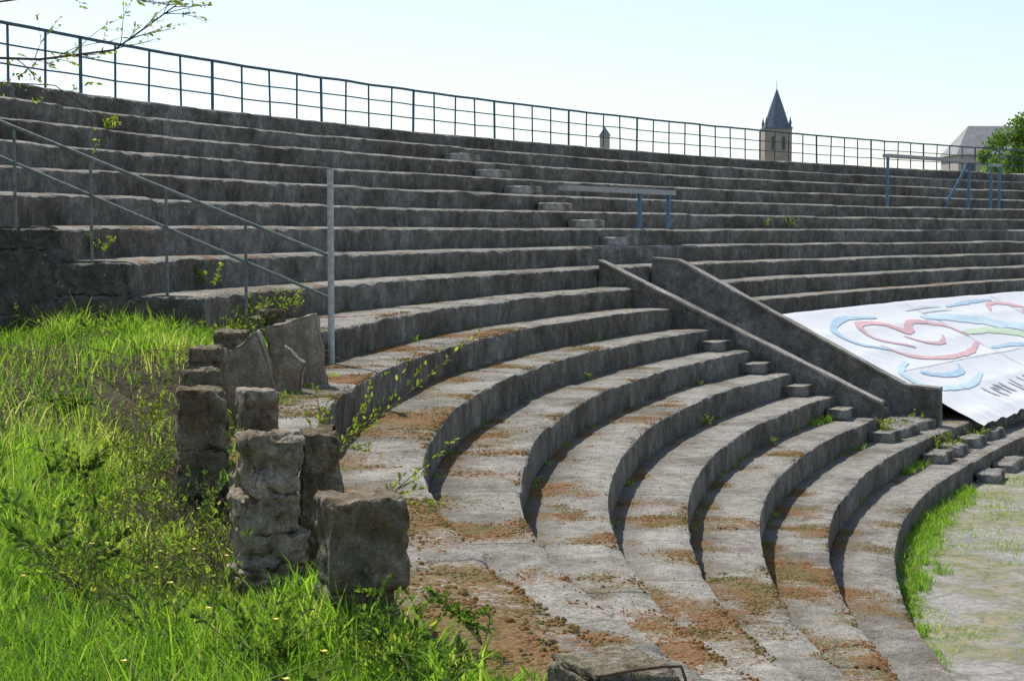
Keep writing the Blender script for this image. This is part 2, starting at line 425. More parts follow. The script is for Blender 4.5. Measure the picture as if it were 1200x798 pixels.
post(-2.34,13,.88,.28,4,M_post,"short concrete post with flat broken cap",.15,1.9,4,amp=.025,hs=[.4,.3,.2,.10],erode=.08)
post(-1.82,12.1,1.12,.26,8,M_stone,"low pale stone block beside the fence posts",.4,1.9,3,erode=.08)
post(-2.25,12.3,1.00,.25,18,M_post,"broken stump of a concrete fence post",.4,1.9,4,amp=.03,erode=.09)
post(-2.08,11.5,1.06,.22,28,M_post,"broken stump of a concrete fence post",.2,2.0,4,amp=.03,erode=.09)
post(-2.66,16,.93,.27,5,M_post,"small weathered concrete post in the old fence",.1,1.8,4,amp=.03,erode=.08)
post(-2.56,14.4,.99,.25,15,M_stone,"broken stump of pale stone in the fence line",.3,1.8,4,amp=.03,erode=.09)
post(-2.95,19,.95,.29,6,M_post,"small weathered concrete post in the old fence",.1,1.6,2,amp=.03)
post(-2.70,19.2,.88,.27,7,M_post,"small weathered concrete post in the old fence",.05,1.6,2,amp=.03)
post(.24,3.95,1.005,.26,9,M_post,"broken concrete post top with moss and an iron bar",.45,1.8,3,amp=.014,chip=.02,erode=.05)
post(-2.22,15.0,.98,.46,11,M_panel,"leaning broken concrete fence panel with brown stains",0,1.7,1,d=.08,rot=(.16,-.20,-.25),name="fence_panel",amp=.022,chip=.022,skew=.40,erode=.03)
post(-1.98,16.2,.85,.54,12,M_panel,"leaning pale concrete fence panel beside the pole",0,1.7,1,d=.09,rot=(.10,-.10,-.25),name="fence_panel",amp=.022,chip=.022,skew=.18,erode=.03)
post(-2.08,15.5,1.10,.24,13,M_panel,"broken triangular piece of concrete fence panel",0,1.7,1,d=.08,rot=(.1,.22,-.2),name="fence_panel",amp=.022,chip=.03,skew=-.5,erode=.03)

# ------------------------------------------------------------------ tubes
def tube(V,F,path,r0,r1,sides=6,closed=True):
    n=len(path); b0=len(V)
    for i,p in enumerate(path):
        p=Vector(p); a=Vector(path[max(0,i-1)]); c=Vector(path[min(n-1,i+1)]); t=(c-a)
        if t.length<1e-6: t=Vector((0,0,1))
        t.normalize(); q=Vector((0,0,1)) if abs(t.z)<.9 else Vector((1,0,0))
        u=t.cross(q).normalized(); v=t.cross(u); r=r0+(r1-r0)*i/max(1,n-1)
        for s_ in range(sides):
            a_=2*math.pi*s_/sides; V.append(p+u*math.cos(a_)*r+v*math.sin(a_)*r)
    for i in range(n-1):
        for s_ in range(sides):
            s2=(s_+1)%sides; F.append((b0+i*sides+s_,b0+i*sides+s2,b0+(i+1)*sides+s2,b0+(i+1)*sides+s_))
    if closed:
        F.append(tuple(b0+s_ for s_ in range(sides))[::-1]); F.append(tuple(b0+(n-1)*sides+s_ for s_ in range(sides)))
def tube_obj(name,paths,r,mat,parent=None,r1=None,sides=6):
    V=[];F=[]
    for p in paths: tube(V,F,p,r,r if r1 is None else r1,sides)
    return mesh_obj(name,V,F,[mat],parent=parent,smoothf=False)

rl=empty("railing",pos(60,dk(-6.2,60)+.5,-6.2)); tag(rl,"long blue grey steel railing along the top of the terrace","railing")
dr=.7
lpos=14.0; cnt=0
while lpos<200 and cnt<98:
    b=pos(lpos,dk(-6.2,lpos)+dr,-6.2); big=cnt%4==0
    lean=Vector((random.uniform(-.02,.02),random.uniform(-.02,.02),0))
    tube_obj("post",[[b-Vector((0,0,.1)),b+Vector((0,0,.92))+lean]],.032 if big else .022,M_rail,rl)
    lpos+=2.3 if lpos<150 else 3; cnt+=1
for hh,r in ((.93,.030),(.60,.016),(.29,.016)):
    P=[pos(l,dk(-6.2,l)+dr,-6.2)+Vector((0,0,hh+.02*noise.noise(Vector((l*.35,hh,0))))) for l in np.arange(13,lpos,1.15)]
    tube_obj("rail",[P],r,M_rail,rl)

hr=empty("handrail",pos(11.4,2,3)); tag(hr,"grey green tubular steel handrail running up the terrace end","handrail")
def hp(d,h,l=10.9): return pos(l,d,h)
tube_obj("rail",[[hp(1.85,.70),hp(18,.70-.401*16.1)]],.021,M_hand,hr,sides=8)
tube_obj("rail",[[hp(1.85,1.90),hp(18,1.90-.418*16.1)]],.018,M_hand,hr,sides=8)
for d in (4.35,6.7,8.95,11.25,13.5,15.7):
    k=[q for q in ROWS if q<2.9 and dk(q,11.5)<=d]; kk=max(k) if k else 2.8
    tube_obj("post",[[hp(d,kk+.3),hp(d,.70-.401*(d-1.9)-.03)]],.018,M_hand,hr)
pl=empty("metal_pole",pos(11.0,1.85,3.3)); tag(pl,"tall pale galvanised pole at the foot of the handrail","pole")
tube_obj("pole",[[pos(10.9,1.85,4.0),pos(10.9,1.85,-1.72)]],.036,M_pole,pl,sides=10)
tube_obj("cap",[[pos(10.9,1.85,-1.72),pos(10.9,1.85,-1.78)]],.042,M_pole,pl,sides=10)

def barrier(la,lb,k,hb,posts,label,bw=.06):
    e=empty("crush_barrier",pos(la,dk(k,la)+.4,k)); tag(e,label,"crush barrier","barriers standing on the terrace")
    A=pos(la,dk(k,la)+.5,k-hb); B=pos(lb,dk(k,lb)+.5,k-hb)
    V=[];F=[]; ax=(B-A).normalized(); sd_=Vector((ax.y,-ax.x,0))*bw; up=Vector((0,0,.055))
    for p in (A,B):
        for q in (sd_+up,-sd_+up,-sd_-up,sd_-up): V.append(p+q)
    F=[(0,1,5,4),(1,2,6,5),(2,3,7,6),(3,0,4,7),(3,2,1,0),(4,5,6,7)]
    mesh_obj("beam",V,F,[M_beam],parent=e)
    for t,kb,br in posts:
        q=A+(B-A)*t
        tube_obj("post",[[Vector((q.x,q.y,(K0-kb-.03)*S)),Vector((q.x,q.y,q.z-.05))]],.05,M_blue,e,sides=8)
        if br: tube_obj("brace",[[Vector((q.x-br,q.y-.1,(K0-kb-.03)*S)),Vector((q.x-.05,q.y,q.z-.1))]],.045,M_blue,e,sides=8)
barrier(55.3,69.5,-.2,2.25,[(.68,-.2,0),(.97,-.2,0)],"low crush barrier with pale flat beam on blue posts",.12)
barrier(112,127.5,-2.2,4.3,[(.02,-2.2,0),(.97,-2.2,.9)],"tall barrier with long pale beam and slanted blue post",.13)
barrier(131,133,-2.2,4.1,[(.1,-2.2,0),(.9,-2.2,0)],"narrow blue framed barrier standing on the upper terrace")

# ------------------------------------------------------------------ banner
def nos(d): return 3.8-d/T
def ban(l,d,lift=.0):
    k=nos(d); fr=(k-3.8)%1.0
    sag=.05*math.sin(math.pi*fr)
    p=pos(l,d,k+sag-.12)
    wv=.014*noise.noise(Vector((l*.2,d*.6,1)))+.008*noise.noise(Vector((l*.9+d,d*.9,4)))+.004*noise.noise(Vector((l*2.5,d*1.6,7)))
    wv+=.06*noise.noise(Vector((l*.9,d*.5,9)))*smooth(-d,10,13.3)
    p.z+=wv+lift+.02; return p
bn=empty("banner",pos(75,-7,7.2)); tag(bn,"large white printed banner draped over the terrace rows","banner")
vs=[];fs=[]; NL,ND=220,90
for i in range(NL+1):
    for j in range(ND+1):
        d=-1.9-(11.4)*j/ND
        l0=58.6+.6*noise.noise(Vector((d*.5,3,0)))-.12*(d+2); l=l0+(118-l0)*i/NL
        d+=.35*noise.noise(Vector((l*.15,2,0)))*(j/ND)
        vs.append(ban(l,d))
for i in range(NL):
    for j in range(ND):
        a=i*(ND+1)+j; fs.append((a,a+1,a+ND+2,a+ND+1))
M_ban=simple("banner_fabric",(.80,.81,.82),.6,.04,1.5,spec=.2)
mesh_obj("sheet",vs,fs,[M_ban],parent=bn,smoothf=True)
def stroke(pts,wid,col,nm,lift=.014,even=False):
    P=[]
    for i in range(len(pts)-1):
        for t in np.linspace(0,1,14,endpoint=False):
            a,b=pts[i],pts[i+1]
            p0=pts[max(0,i-1)]; p3=pts[min(len(pts)-1,i+2)]
            P.append(tuple(.5*((2*a[q])+(-p0[q]+b[q])*t+(2*p0[q]-5*a[q]+4*b[q]-p3[q])*t*t+(-p0[q]+3*a[q]-3*b[q]+p3[q])*t**3) for q in (0,1)))
    P.append(pts[-1]); V=[];F=[]; n=len(P)
    for i in range(n):
        a=P[max(0,i-1)]; b=P[min(n-1,i+1)]; dx,dy=b[0]-a[0],b[1]-a[1]; L_=math.hypot(dx,dy) or 1
        ww=wid*(1 if even else (.35+.65*math.sin(math.pi*min(1,(i+1)/n)))*(1+.5*noise.noise(Vector((P[i][0]*1.3,P[i][1]*1.3,wid*9)))))
        nx,ny=-dy/L_*ww,dx/L_*ww*.6
        for s_ in (-1,-.33,.33,1): V.append(ban(P[i][0]+nx*s_,P[i][1]+ny*s_,lift))
    for i in range(n-1):
        for s_ in range(3): F.append((i*4+s_,i*4+s_+1,(i+1)*4+s_+1,(i+1)*4+s_))
    mesh_obj(nm,V,F,[col],parent=bn)
C_red=simple("print_red",(.74,.47,.48),.6,.12,2); C_blue=simple("print_blue",(.46,.63,.76),.6,.12,2); C_lb=simple("print_light_blue",(.58,.73,.80),.6,.1,2)
C_gr=simple("print_green",(.60,.72,.52),.6,.1,2); C_grey=simple("print_grey_green",(.64,.72,.69),.6,.05); C_dk=simple("print_dark",(.34,.36,.40),.6,.1); C_seam=simple("seam",(.58,.59,.61),.6,.1)
stroke([(73,-3.3),(68,-3.0),(63.5,-4.0),(63.5,-5.4),(66.5,-6.6)],.40,C_blue,"blue_swirl")
stroke([(70.5,-6.6),(67.2,-5.2),(68.4,-3.8),(71.8,-4.0),(73.8,-5.0),(77,-4.2),(81,-5.0),(81.6,-6.4)],.46,C_red,"red_stroke")
stroke([(81.5,-7.0),(77,-7.9),(71.5,-7.9),(67.4,-7.1),(65.8,-6.0)],.40,C_red,"red_stroke")
stroke([(72.0,-5.4),(73.2,-6.3),(75.6,-6.6),(78.0,-5.9)],.30,C_red,"red_curl")
stroke([(65.5,-7.6),(61.8,-8.4),(62.4,-10.0),(68,-10.5),(73,-9.8)],.46,C_lb,"light_blue_swirl")
stroke([(64.5,-8.7),(67.5,-9.3),(70.5,-9.3),(72,-8.7)],.36,C_blue,"blue_dash")
stroke([(80,-3.9),(86,-4.5),(93,-6.2),(101,-8.3),(112,-9.8)],1.05,C_lb,"blue_ribbon")
stroke([(82,-6.0),(88,-6.3),(96,-8.4),(107,-10.6)],.80,C_gr,"green_ribbon")
stroke([(82,-7.8),(88,-8.1),(95,-9.8),(101,-11.0)],.44,C_blue,"blue_line")
stroke([(93,-4.0),(96,-3.0),(100,-4.0),(98,-5.0),(103,-5.4)],.42,C_red,"red_curl")
stroke([(104,-3.2),(107,-4.0),(110,-3.6),(114,-4.4)],.42,C_red,"red_curl")
stroke([(96,-6.2),(101,-6.6),(107,-6.2)],.38,C_red,"red_curl")
stroke([(87,-3.0),(92,-2.7),(97,-2.6)],.28,C_blue,"blue_dash")
stroke([(79.5,-2.9),(83,-2.8),(86,-2.9)],.16,C_grey,"faded_line")
stroke([(81,-3.4),(84,-3.3),(87,-3.4)],.13,C_grey,"faded_line")
for l in (81.5,98):
    stroke([(l,-2.1),(l+.1,-7),(l,-12.6)],.05,C_seam,"seam",.008,True)
stroke([(61.5,-8.3),(85,-8.45),(117,-8.3)],.04,C_seam,"seam",.008,True)
rr=random.Random(3); l=69.0
while l<83:
    a=rr.uniform(-.4,.5); t=rr.uniform(-.15,.15)
    stroke([(l,-10.9+t),(l+.2+a*.5,-11.5+t),(l+.45,-11.9+t)],rr.uniform(.09,.18),C_dk,"dark_mark")
    if rr.random()<.5: stroke([(l,-11.0+t),(l+.5,-11.05+t),(l+.8,-11.3+t)],.12,C_dk,"dark_mark")
    l+=rr.uniform(.8,1.7)

# ------------------------------------------------------------------ bank
def bank_h(l,d):
    h=4.6-1.40*smooth(l,-14,9)
    e=smooth(d,2.3,6.0); q=1-smooth(l,0,9); near=4.05+.75*smooth(l,-24,-12)
    h=h+(near-h)*(1-e)*q
    p=pos(l,d,0)
    a=smooth(d,2.0,4.0)
    h-=(.22*noise.noise(Vector((p.x*.6,p.y*.6,0)))+.1*noise.noise(Vector((p.x*2.3,p.y*2.3,3))))*(.4+.6*a)
    if d>26: h+=smooth(d,26,60)*7
    return h
vs=[];fs=[]
Lb=np.concatenate([np.arange(-70,11.6,.6),[11.6,12.5]]); Db=np.concatenate([np.arange(2.05,16,.45),np.arange(16,75,2.5)])
def deff(l,d): return d-(2.1-a_back(l))*(1-smooth(d,2.05,4.5))
for l in Lb:
    for d in Db: vs.append(pos(l,deff(l,d),bank_h(l,d)))
nd=len(Db)
for i in range(len(Lb)-1):
    for j in range(nd-1):
        a=i*nd+j; fs.append((a,a+1,a+nd+1,a+nd))
b0=len(vs)
for l in Lb: vs.append(pos(l,deff(l,2.05),6.5))
for i in range(len(Lb)-1): fs.append((i*nd,(i+1)*nd,b0+i+1,b0+i))
m=NT("bank_soil"); n=m.noise(3,6,.7); c=m.ramp(n,[(.3,(.045,.04,.022)),(.55,(.08,.07,.04)),(.75,(.14,.115,.075))])
M_soil=m.fin(c,.95,m.bump(n,.8,.05),.1)
bk=mesh_obj("grass_bank",vs,fs,[M_soil],smoothf=True); tag(bk,kind="structure")

# ------------------------------------------------------------------ grass
def blades(name,base,height,width,lean,tint,mat,label=None,cat="grass"):
    n=len(base); base=np.array(base); az=rng.uniform(0,2*np.pi,n); fa=rng.uniform(0,2*np.pi,n)
    dirx=np.cos(az); diry=np.sin(az); wx=np.cos(fa); wy=np.sin(fa)
    lv=[(0,1.0),(.35,.85),(.7,.55)]; V=np.zeros((n,7,3))
    for i,(t,ws) in enumerate(lv):
        cx=base[:,0]+dirx*lean*height*t**2; cy=base[:,1]+diry*lean*height*t**2; cz=base[:,2]+height*(t-.25*lean*t*t)
        for s_,sg in enumerate((-1,1)):
            V[:,2*i+s_,0]=cx+wx*width*ws*sg*.5; V[:,2*i+s_,1]=cy+wy*width*ws*sg*.5; V[:,2*i+s_,2]=cz
    V[:,6,0]=base[:,0]+dirx*lean*height*1.05; V[:,6,1]=base[:,1]+diry*lean*height*1.05; V[:,6,2]=base[:,2]+height*(1-.38*lean)
    me=bpy.data.meshes.new(name); me.vertices.add(n*7); me.vertices.foreach_set("co",V.reshape(-1))
    pat=np.array([0,1,3,2, 2,3,5,4, 4,5,6]); loops=(np.arange(n)[:,None]*7+pat[None,:]).reshape(-1)
    me.loops.add(n*11); me.loops.foreach_set("vertex_index",loops.astype(np.int32))
    st=(np.arange(n)[:,None]*11+np.array([0,4,8])[None,:]).reshape(-1); tt=np.tile([4,4,3],n)
    me.polygons.add(n*3); me.polygons.foreach_set("loop_start",st.astype(np.int32)); me.polygons.foreach_set("loop_total",tt.astype(np.int32))
    me.update(calc_edges=True); me.validate()
    at=me.attributes.new("tint",'FLOAT','POINT'); at.data.foreach_set("value",np.repeat(tint,7).astype(np.float32))
    me.materials.append(mat); o=link(bpy.data.objects.new(name,me)); tag(o,label,cat,kind="stuff"); return o
def brush_w(l,d):
    p=pos(l,d,0); j=3*noise.noise(Vector((p.x*.9,p.y*.9,11)))
    return max(smooth(l+j,-8,-4)*(1-smooth(l+j,5,8)), .8*smooth(l,-21,-15)*(1-smooth(d+j*.3,3.0,5.0)))
B=[];H=[];W=[];Tn=[]
tries=0
while len(B)<92000 and tries<1150000:
    tries+=1
    l=random.uniform(-33,11.2); d=random.uniform(2.1,17)
    p=pos(l,deff(l,d),0)
    if p.y<2.2 or p.x<-.325*p.y-.5 or p.x>.33*p.y: continue
    if random.random()>min(1,(4.2/p.y)**1.1): continue
    nn=noise.noise(Vector((p.x*.8,p.y*.8,5)))+.6*noise.noise(Vector((p.x*2.6,p.y*2.6,8)))
    if random.random()>.85+nn: continue
    br=brush_w(l,d)
    if random.random()<br*.92: continue
    p.z=(K0-bank_h(l,d))*S-.02
    hgt=(.17+.18*random.random()+.30*max(0,nn))*(1 if l<5 else .85)
    if random.random()<.03: hgt*=1.5
    hgt*=(.45+.55*smooth(d,2.3,6.5)) if l>-21 else (.65+.35*smooth(d,2.2,5.5))
    B.append(p); H.append(hgt); W.append(random.uniform(.003,.011)*(1+.045*p.y)); Tn.append(min(1,max(0,.45+.42*nn+random.gauss(0,.2)+ (.5 if random.random()<.04 else 0)+.1*br)))
blades("tall_grass",[tuple(b) for b in B],np.array(H),np.array(W),rng.uniform(.1,.8,len(B)),np.array(Tn),M_grass,"tall bright green meadow grass on the bank")
B=[];H=[];Tn=[]
def tuft(c,r,n,h,t=.5):
    for _ in range(n):
        a=random.uniform(0,6.28); q=r*math.sqrt(random.random())
        B.append((c.x+math.cos(a)*q,c.y+math.sin(a)*q,c.z-.01)); H.append(h*random.uniform(.4,1.1)); Tn.append(min(1,max(0,random.gauss(t,.22))))
for _ in range(130):
    l=random.uniform(-34,-20); d=random.uniform(.9,1.9)
    if d<1.3 and l>-24: continue
    tuft(pos(l,d,3.85),.10,26,random.uniform(.10,.30))
for _ in range(130):
    l=random.uniform(-26,8); d=random.uniform(2.05,2.9); tuft(pos(l,deff(l,d),bank_h(l,d)),.10,20,random.uniform(.12,.34))
for _ in range(60):
    l=random.uniform(-20,8); tuft(pos(l,random.uniform(1.0,1.5),3.8),.07,12,.08)
for _ in range(240):
    l=random.uniform(6,48); tuft(pos(l,-14.9-abs(random.gauss(0,.5))*(1 if l>20 else .5),K0),.12,34,random.uniform(.08,.28)*(1 if l>20 else .6))
for _ in range(1100):
    l=random.uniform(-10,64); d=-15.0-random.uniform(0,1)**1.3*12
    p=pos(l,d,K0)
    if noise.noise(Vector((p.x*.45,p.y*.45,2)))>-.04: tuft(p,.28,24,random.uniform(.03,.11),.5 if noise.noise(Vector((p.x*.8,p.y*.8,5)))>0 else .95)
for _ in range(110):
    k=random.choice(ROWS[10:]); l=random.uniform(-10,50); tuft(pos(l,back_of(k,l)-.12,k),.05,12,.10)
for _ in range(120):
    k=random.choice([8.8,9.8,10.8,10.8]); l=random.uniform(44,66); tuft(pos(l,dk(k-1,l)-.3,k),.12,20,.18)
for _ in range(26):
    k=random.choice(ROWS[:12]); l=random.uniform(12,120); tuft(pos(l,back_of(k,l)-.2,k),.10,14,.14)
n=len(B)
blades("step_grass",B,np.array(H),rng.uniform(.004,.009,n)*1.5,rng.uniform(.2,.9,n),np.array(Tn),M_grass,"small grass tufts growing from cracks in the steps")

# ------------------------------------------------------------------ leafy plants
def leaf(V,F,MI,TI,p,dirv,size,tint,wr=.42):
    dirv=dirv.normalized(); q=Vector((random.uniform(-1,1),random.uniform(-1,1),random.uniform(-.2,1)))
    s_=dirv.cross(q)
    if s_.length<1e-3: s_=Vector((1,0,0))
    s_.normalize(); nrm=s_.cross(dirv); b=len(V)
    V+= [p,p+dirv*size*.35+s_*size*wr*.5+nrm*size*.06,p+dirv*size*.75+s_*size*wr*.38+nrm*size*.03,p+dirv*size-nrm*size*.1,p+dirv*size*.75-s_*size*wr*.38+nrm*size*.03,p+dirv*size*.35-s_*size*wr*.5+nrm*size*.06]
    F+= [(b,b+1,b+2,b+3),(b,b+3,b+4,b+5)]; MI+=[1,1]; TI+=[tint]*6
def grow(p,dirv,length,r,depth,V,F,MI,TI,leafs,leafsize,gravity=.0,wob=.25,nsub=3,wr=.42):
    seg=6; P=[Vector(p)]; dv=Vector(dirv).normalized()
    for i in range(seg):
        dv=(dv+Vector((random.uniform(-wob,wob),random.uniform(-wob,wob),random.uniform(-wob,wob)-gravity))*.5).normalized()
        P.append(P[-1]+dv*length/seg)
    b=len(V); nf=len(F); tube(V,F,P,r,r*.35,4,False); MI+= [0]*(len(F)-nf); TI+= [.5]*(len(V)-b)
    for _ in range(leafs):
        t=random.uniform(.3 if depth else .1,1); i=min(seg-1,int(t*seg)); q=P[i].lerp(P[i+1],t*seg-i)
        dd=(dv+Vector((random.uniform(-1,1),random.uniform(-1,1),random.uniform(-.6,.9)))).normalized()
        leaf(V,F,MI,TI,q,dd,leafsize*random.uniform(.5,1.2),random.random(),wr)
    if depth>0:
        for _ in range(nsub):
            t=random.uniform(.25,.95); i=min(seg-1,int(t*seg)); q=P[i].lerp(P[i+1],t*seg-i)
            dd=(dv*.8+Vector((random.uniform(-1,1),random.uniform(-1,1),random.uniform(-.5,.8)))).normalized()
            grow(q,dd,length*random.uniform(.35,.6),r*.55,depth-1,V,F,MI,TI,leafs,leafsize,gravity,wob,nsub,wr)
def finish(name,V,F,MI,TI,mats,parent=None):
    o=mesh_obj(name,V,F,mats,MI,parent=parent)
    at=o.data.attributes.new("tint",'FLOAT','POINT'); at.data.foreach_set("value",TI); return o
def weed(p,h,n,leafs,ls,label,cat="weed",group="weeds growing on the terrace",name="weed_plant",spread=.7,depth=1,leafmat=None,wr=.42):
    V=[];F=[];MI=[];TI=[]
    for _ in range(n):
        a=random.uniform(0,6.28); dv=Vector((math.cos(a)*spread,math.sin(a)*spread,1))
        grow(p,dv,h*random.uniform(.7,1.15),.002+.003*h,depth,V,F,MI,TI,leafs,ls,.05,wr=wr)
    o=finish(name,V,F,MI,TI,[M_twig,leafmat or M_leaf]); tag(o,label,cat,group); return o
random.seed(21)
weed(Vector((-.75,7.5,E-1.45)),.40,3,7,.03,"young leafy shoots beside the stone posts","sapling",name="sapling",spread=1.0,depth=1)
for (a,b,r) in (((-1.25,9.3,E-1.4),(-.42,9.0,E-.86),.007),((-1.2,9.4,E-1.42),(-.75,9.2,E-.98),.005),((-.85,7.6,E-1.45),(-.42,7.7,E-1.06),.004),((-1.3,9.8,E-1.42),(-1.0,9.9,E-1.0),.005)):
    V=[];F=[];MI=[];TI=[]
    a=Vector(a);b=Vector(b); grow(a,(b-a),(b-a).length*1.05,r,1,V,F,MI,TI,16,.038,-.02,.12,5)
    o=finish("sapling",V,F,MI,TI,[M_bark,M_leaf]); tag(o,"thin arching shoot with fresh yellow green leaves","sapling","weeds growing on the terrace")
for (x,y,h,hh,n) in ((-.25,5.2,1.45,.22,5),(-.38,5.6,1.45,.26,5),(-.1,5.9,1.45,.2,4),(-.85,5.9,1.6,.34,7),(-1.3,6.6,1.75,.40,7),(-1.5,7.9,1.8,.46,7),(-1.85,8.6,1.8,.5,7),(-2.2,9.6,1.75,.5,7),(-1.45,7.2,1.8,.42,7),(-2.4,10.9,1.7,.42,6),(-2.0,8.0,1.75,.46,6),(-2.7,12.5,1.55,.4,6),(-2.4,11.4,1.7,.38,5),(-1.75,9.2,1.8,.5,7),(-1.3,6.9,1.8,.38,6),(-1.0,6.2,1.7,.32,7),(-.75,5.7,1.6,.28,7),(-1.7,7.3,1.8,.44,6),(-1.45,8.4,1.8,.5,7),(-.45,5.6,1.55,.26,6)):
    weed(Vector((x,y,E-h)),hh,n,12,.032,"leafy green weed growing among the fence posts","weed","weeds among the fence posts",leafmat=M_leaf if random.random()<.5 else M_wleaf)
for _ in range(46):
    l=random.uniform(-30,-2); d=random.uniform(3.2,12); p=pos(l,d,bank_h(l,d))
    if p.x<-.31*p.y or p.y<4.5: continue
    weed(p,random.uniform(.22,.42),5,9,random.uniform(.035,.07),"broad leaved weed standing in the meadow grass","weed","weeds in the meadow grass",leafmat=M_wleaf,wr=.55,spread=.9)
for (l,k,hh,n) in ((49,9.8,.4,8),(51.5,10.8,.4,7),(48,8.8,.2,4),(53,10.8,.45,7),(55,10.8,.3,5),(52,9.8,.3,6),(55.5,9.8,.25,5),(58.5,10.8,.35,6),(61,10.8,.25,5),(90,-.2,.45,5),(86,-.2,.35,5),(16,1.8,.4,5),(17,2.8,.4,7),(14.5,2.8,.35,6),(13,.8,.3,4),(30,-4.2,.25,5),(22,-4.2,.25,5),(33,7.8,.15,5),(30,5.8,.12,4),(36,8.8,.15,5),(40,6.8,.12,4)):
    weed(pos(l,dk(k-1,l)-.35,k),hh,n,9,.05 if hh>.2 else .03,"small leafy weed rooted in a joint of the terrace")
for _ in range(20):
    l=random.uniform(8,10.3); d=random.uniform(3,14); weed(pos(l,d,bank_h(l,d)),random.uniform(.22,.45),6,8,.045,"leafy weed at the foot of the terrace end","weed","weeds below the terrace end",leafmat=M_wleaf if random.random()<.5 else M_leaf)

V=[];F=[];MI=[];TI=[]
for q_ in range(2800):
    if q_%5<3: l=random.uniform(-8,7); d=random.uniform(2.4,15)
    elif q_%5==3: l=random.uniform(-20,0); d=random.uniform(2.05,5.2)
    else: l=random.uniform(-18,2); d=random.uniform(2.05,3.0)
    p=pos(l,deff(l,d),bank_h(l,d))
    a=random.uniform(0,6.28); dv=Vector((math.cos(a),math.sin(a),random.uniform(.05,.8) if q_%5!=4 else random.uniform(.6,2)))
    grow(p,dv,random.uniform(.3,.8)*(1.05 if q_%5<3 else .6),random.uniform(.003,.006),1,V,F,MI,TI,1 if random.random()<.3 else 0,.035,.20,.35,2)
o=finish("brushwood",V,F,MI,TI,[M_twig,M_leaf]); tag(o,"tangle of dry brambles and dead stalks on the bank","brushwood",kind="stuff")
V=[];F=[]
for _ in range(50):
    l=random.uniform(-31,-12); d=random.uniform(2.1,8); p=pos(l,d,bank_h(l,d))
    if p.x<-.33*p.y: continue
    p.z+=random.uniform(.22,.36); tube(V,F,[p-Vector((0,0,.25)),p],.0015,.0015,3)
    for q in range(5):
        a=q*1.2566+random.random()*.3; c=Vector((math.cos(a),math.sin(a),.35))*.010; s_=Vector((-math.sin(a),math.cos(a),0))*.006; b=len(V)
        V+= [p,p+c*.7-s_,p+c*1.2,p+c*.7+s_]; F.append((b,b+1,b+2,b+3))
o=mesh_obj("wild_flowers",V,F,[M_yel]); tag(o,"small yellow buttercups in the grass","flowers",kind="stuff")

bp=Vector((.24,3.91,E-.995))
path=[bp+Vector(q) for q in ((-.04,-.12,-.02),(-.03,-.14,.004),(.02,-.13,.012),(.10,-.10,.014),(.145,-.08,.010),(.155,-.08,-.02),(.155,-.08,-.09))]
o=tube_obj("iron_bar",[path],.0038,M_rust,sides=8); tag(o,"bent rusty iron bar lying on a broken post","iron bar")

# ------------------------------------------------------------------ moss cushions and grit
cl=[];tries=0
random.seed(5)
NR=[k for k in ROWS if k>2.5]
while len(cl)<36000 and tries<420000:
    tries+=1
    k=random.choice(NR); l=random.uniform(-34,46) if k>3 else random.uniform(12,46)
    f=random.uniform(.02,.98); p=tread_pt(k,l,f)
    if p.y<3.2 or abs(p.x)>.34*p.y: continue
    mv=moss_val(p,f,k,l)+.25*noise.noise(Vector((p.x*7,p.y*7,2)))
    if mv+random.gauss(0,.10)<.37: continue
    dz,dd=seg_off(k,l*S)
    wz=.03*noise.noise(Vector((p.x*.3,p.y*.3,k*5+9)))
    p.z+=(dz+wz)*S
    cl.append((p,random.uniform(.005,.018)*(1.3 if mv>.55 else .85),mv))
V=np.zeros((len(cl),13,3)); ti=np.zeros(len(cl))
for i,(p,r,mv) in enumerate(cl):
    h=r*random.uniform(.2,.5); a0=random.random()*6
    for q in range(6):
        a=a0+q*1.0472; rr_=r*random.uniform(.6,1.4)
        V[i,q]=(p.x+math.cos(a)*rr_,p.y+math.sin(a)*rr_,p.z-.008)
        V[i,6+q]=(p.x+math.cos(a)*rr_*.62,p.y+math.sin(a)*rr_*.62,p.z+h*random.uniform(.5,.9))
    V[i,12]=(p.x,p.y,p.z+h); ti[i]=min(1,max(0,.55+1.1*noise.noise(Vector((p.x*.7,p.y*.7,3)))+random.gauss(0,.18)))
n=len(cl); F=[]
pat=[(q,(q+1)%6,6+(q+1)%6,6+q) for q in range(6)]+[(6+q,6+(q+1)%6,12) for q in range(6)]
for i in range(n):
    b=i*13; F+= [tuple(b+x for x in f) for f in pat]
o=mesh_obj("moss",V.reshape(-1,3),F,[M_moss],smoothf=True); at=o.data.attributes.new("tint",'FLOAT','POINT'); at.data.foreach_set("value",np.repeat(ti,13).astype(np.float32))
tag(o,"golden brown and olive moss cushions on the concrete steps","moss",kind="stuff")
V=[];F=[]
for _ in range(4200):
    k=random.choice(NR[1:]); l=random.uniform(-33,40); f=random.uniform(.02,.98)**.8; p=tread_pt(k,l,f)
    if p.y<3.2 or abs(p.x)>.34*p.y: continue
    r=random.uniform(.004,.012); b=len(V)
    for q in range(4):
        a=q*1.57+random.random(); V.append(p+Vector((math.cos(a)*r,math.sin(a)*r,0)))
    V.append(p+Vector((0,0,r*1.1))); F+= [(b,b+1,b+4),(b+1,b+2,b+4),(b+2,b+3,b+4),(b+3,b,b+4)]
o=mesh_obj("grit",V,F,[M_stone]); tag(o,"loose crumbs of concrete scattered on the steps","gravel",kind="stuff")

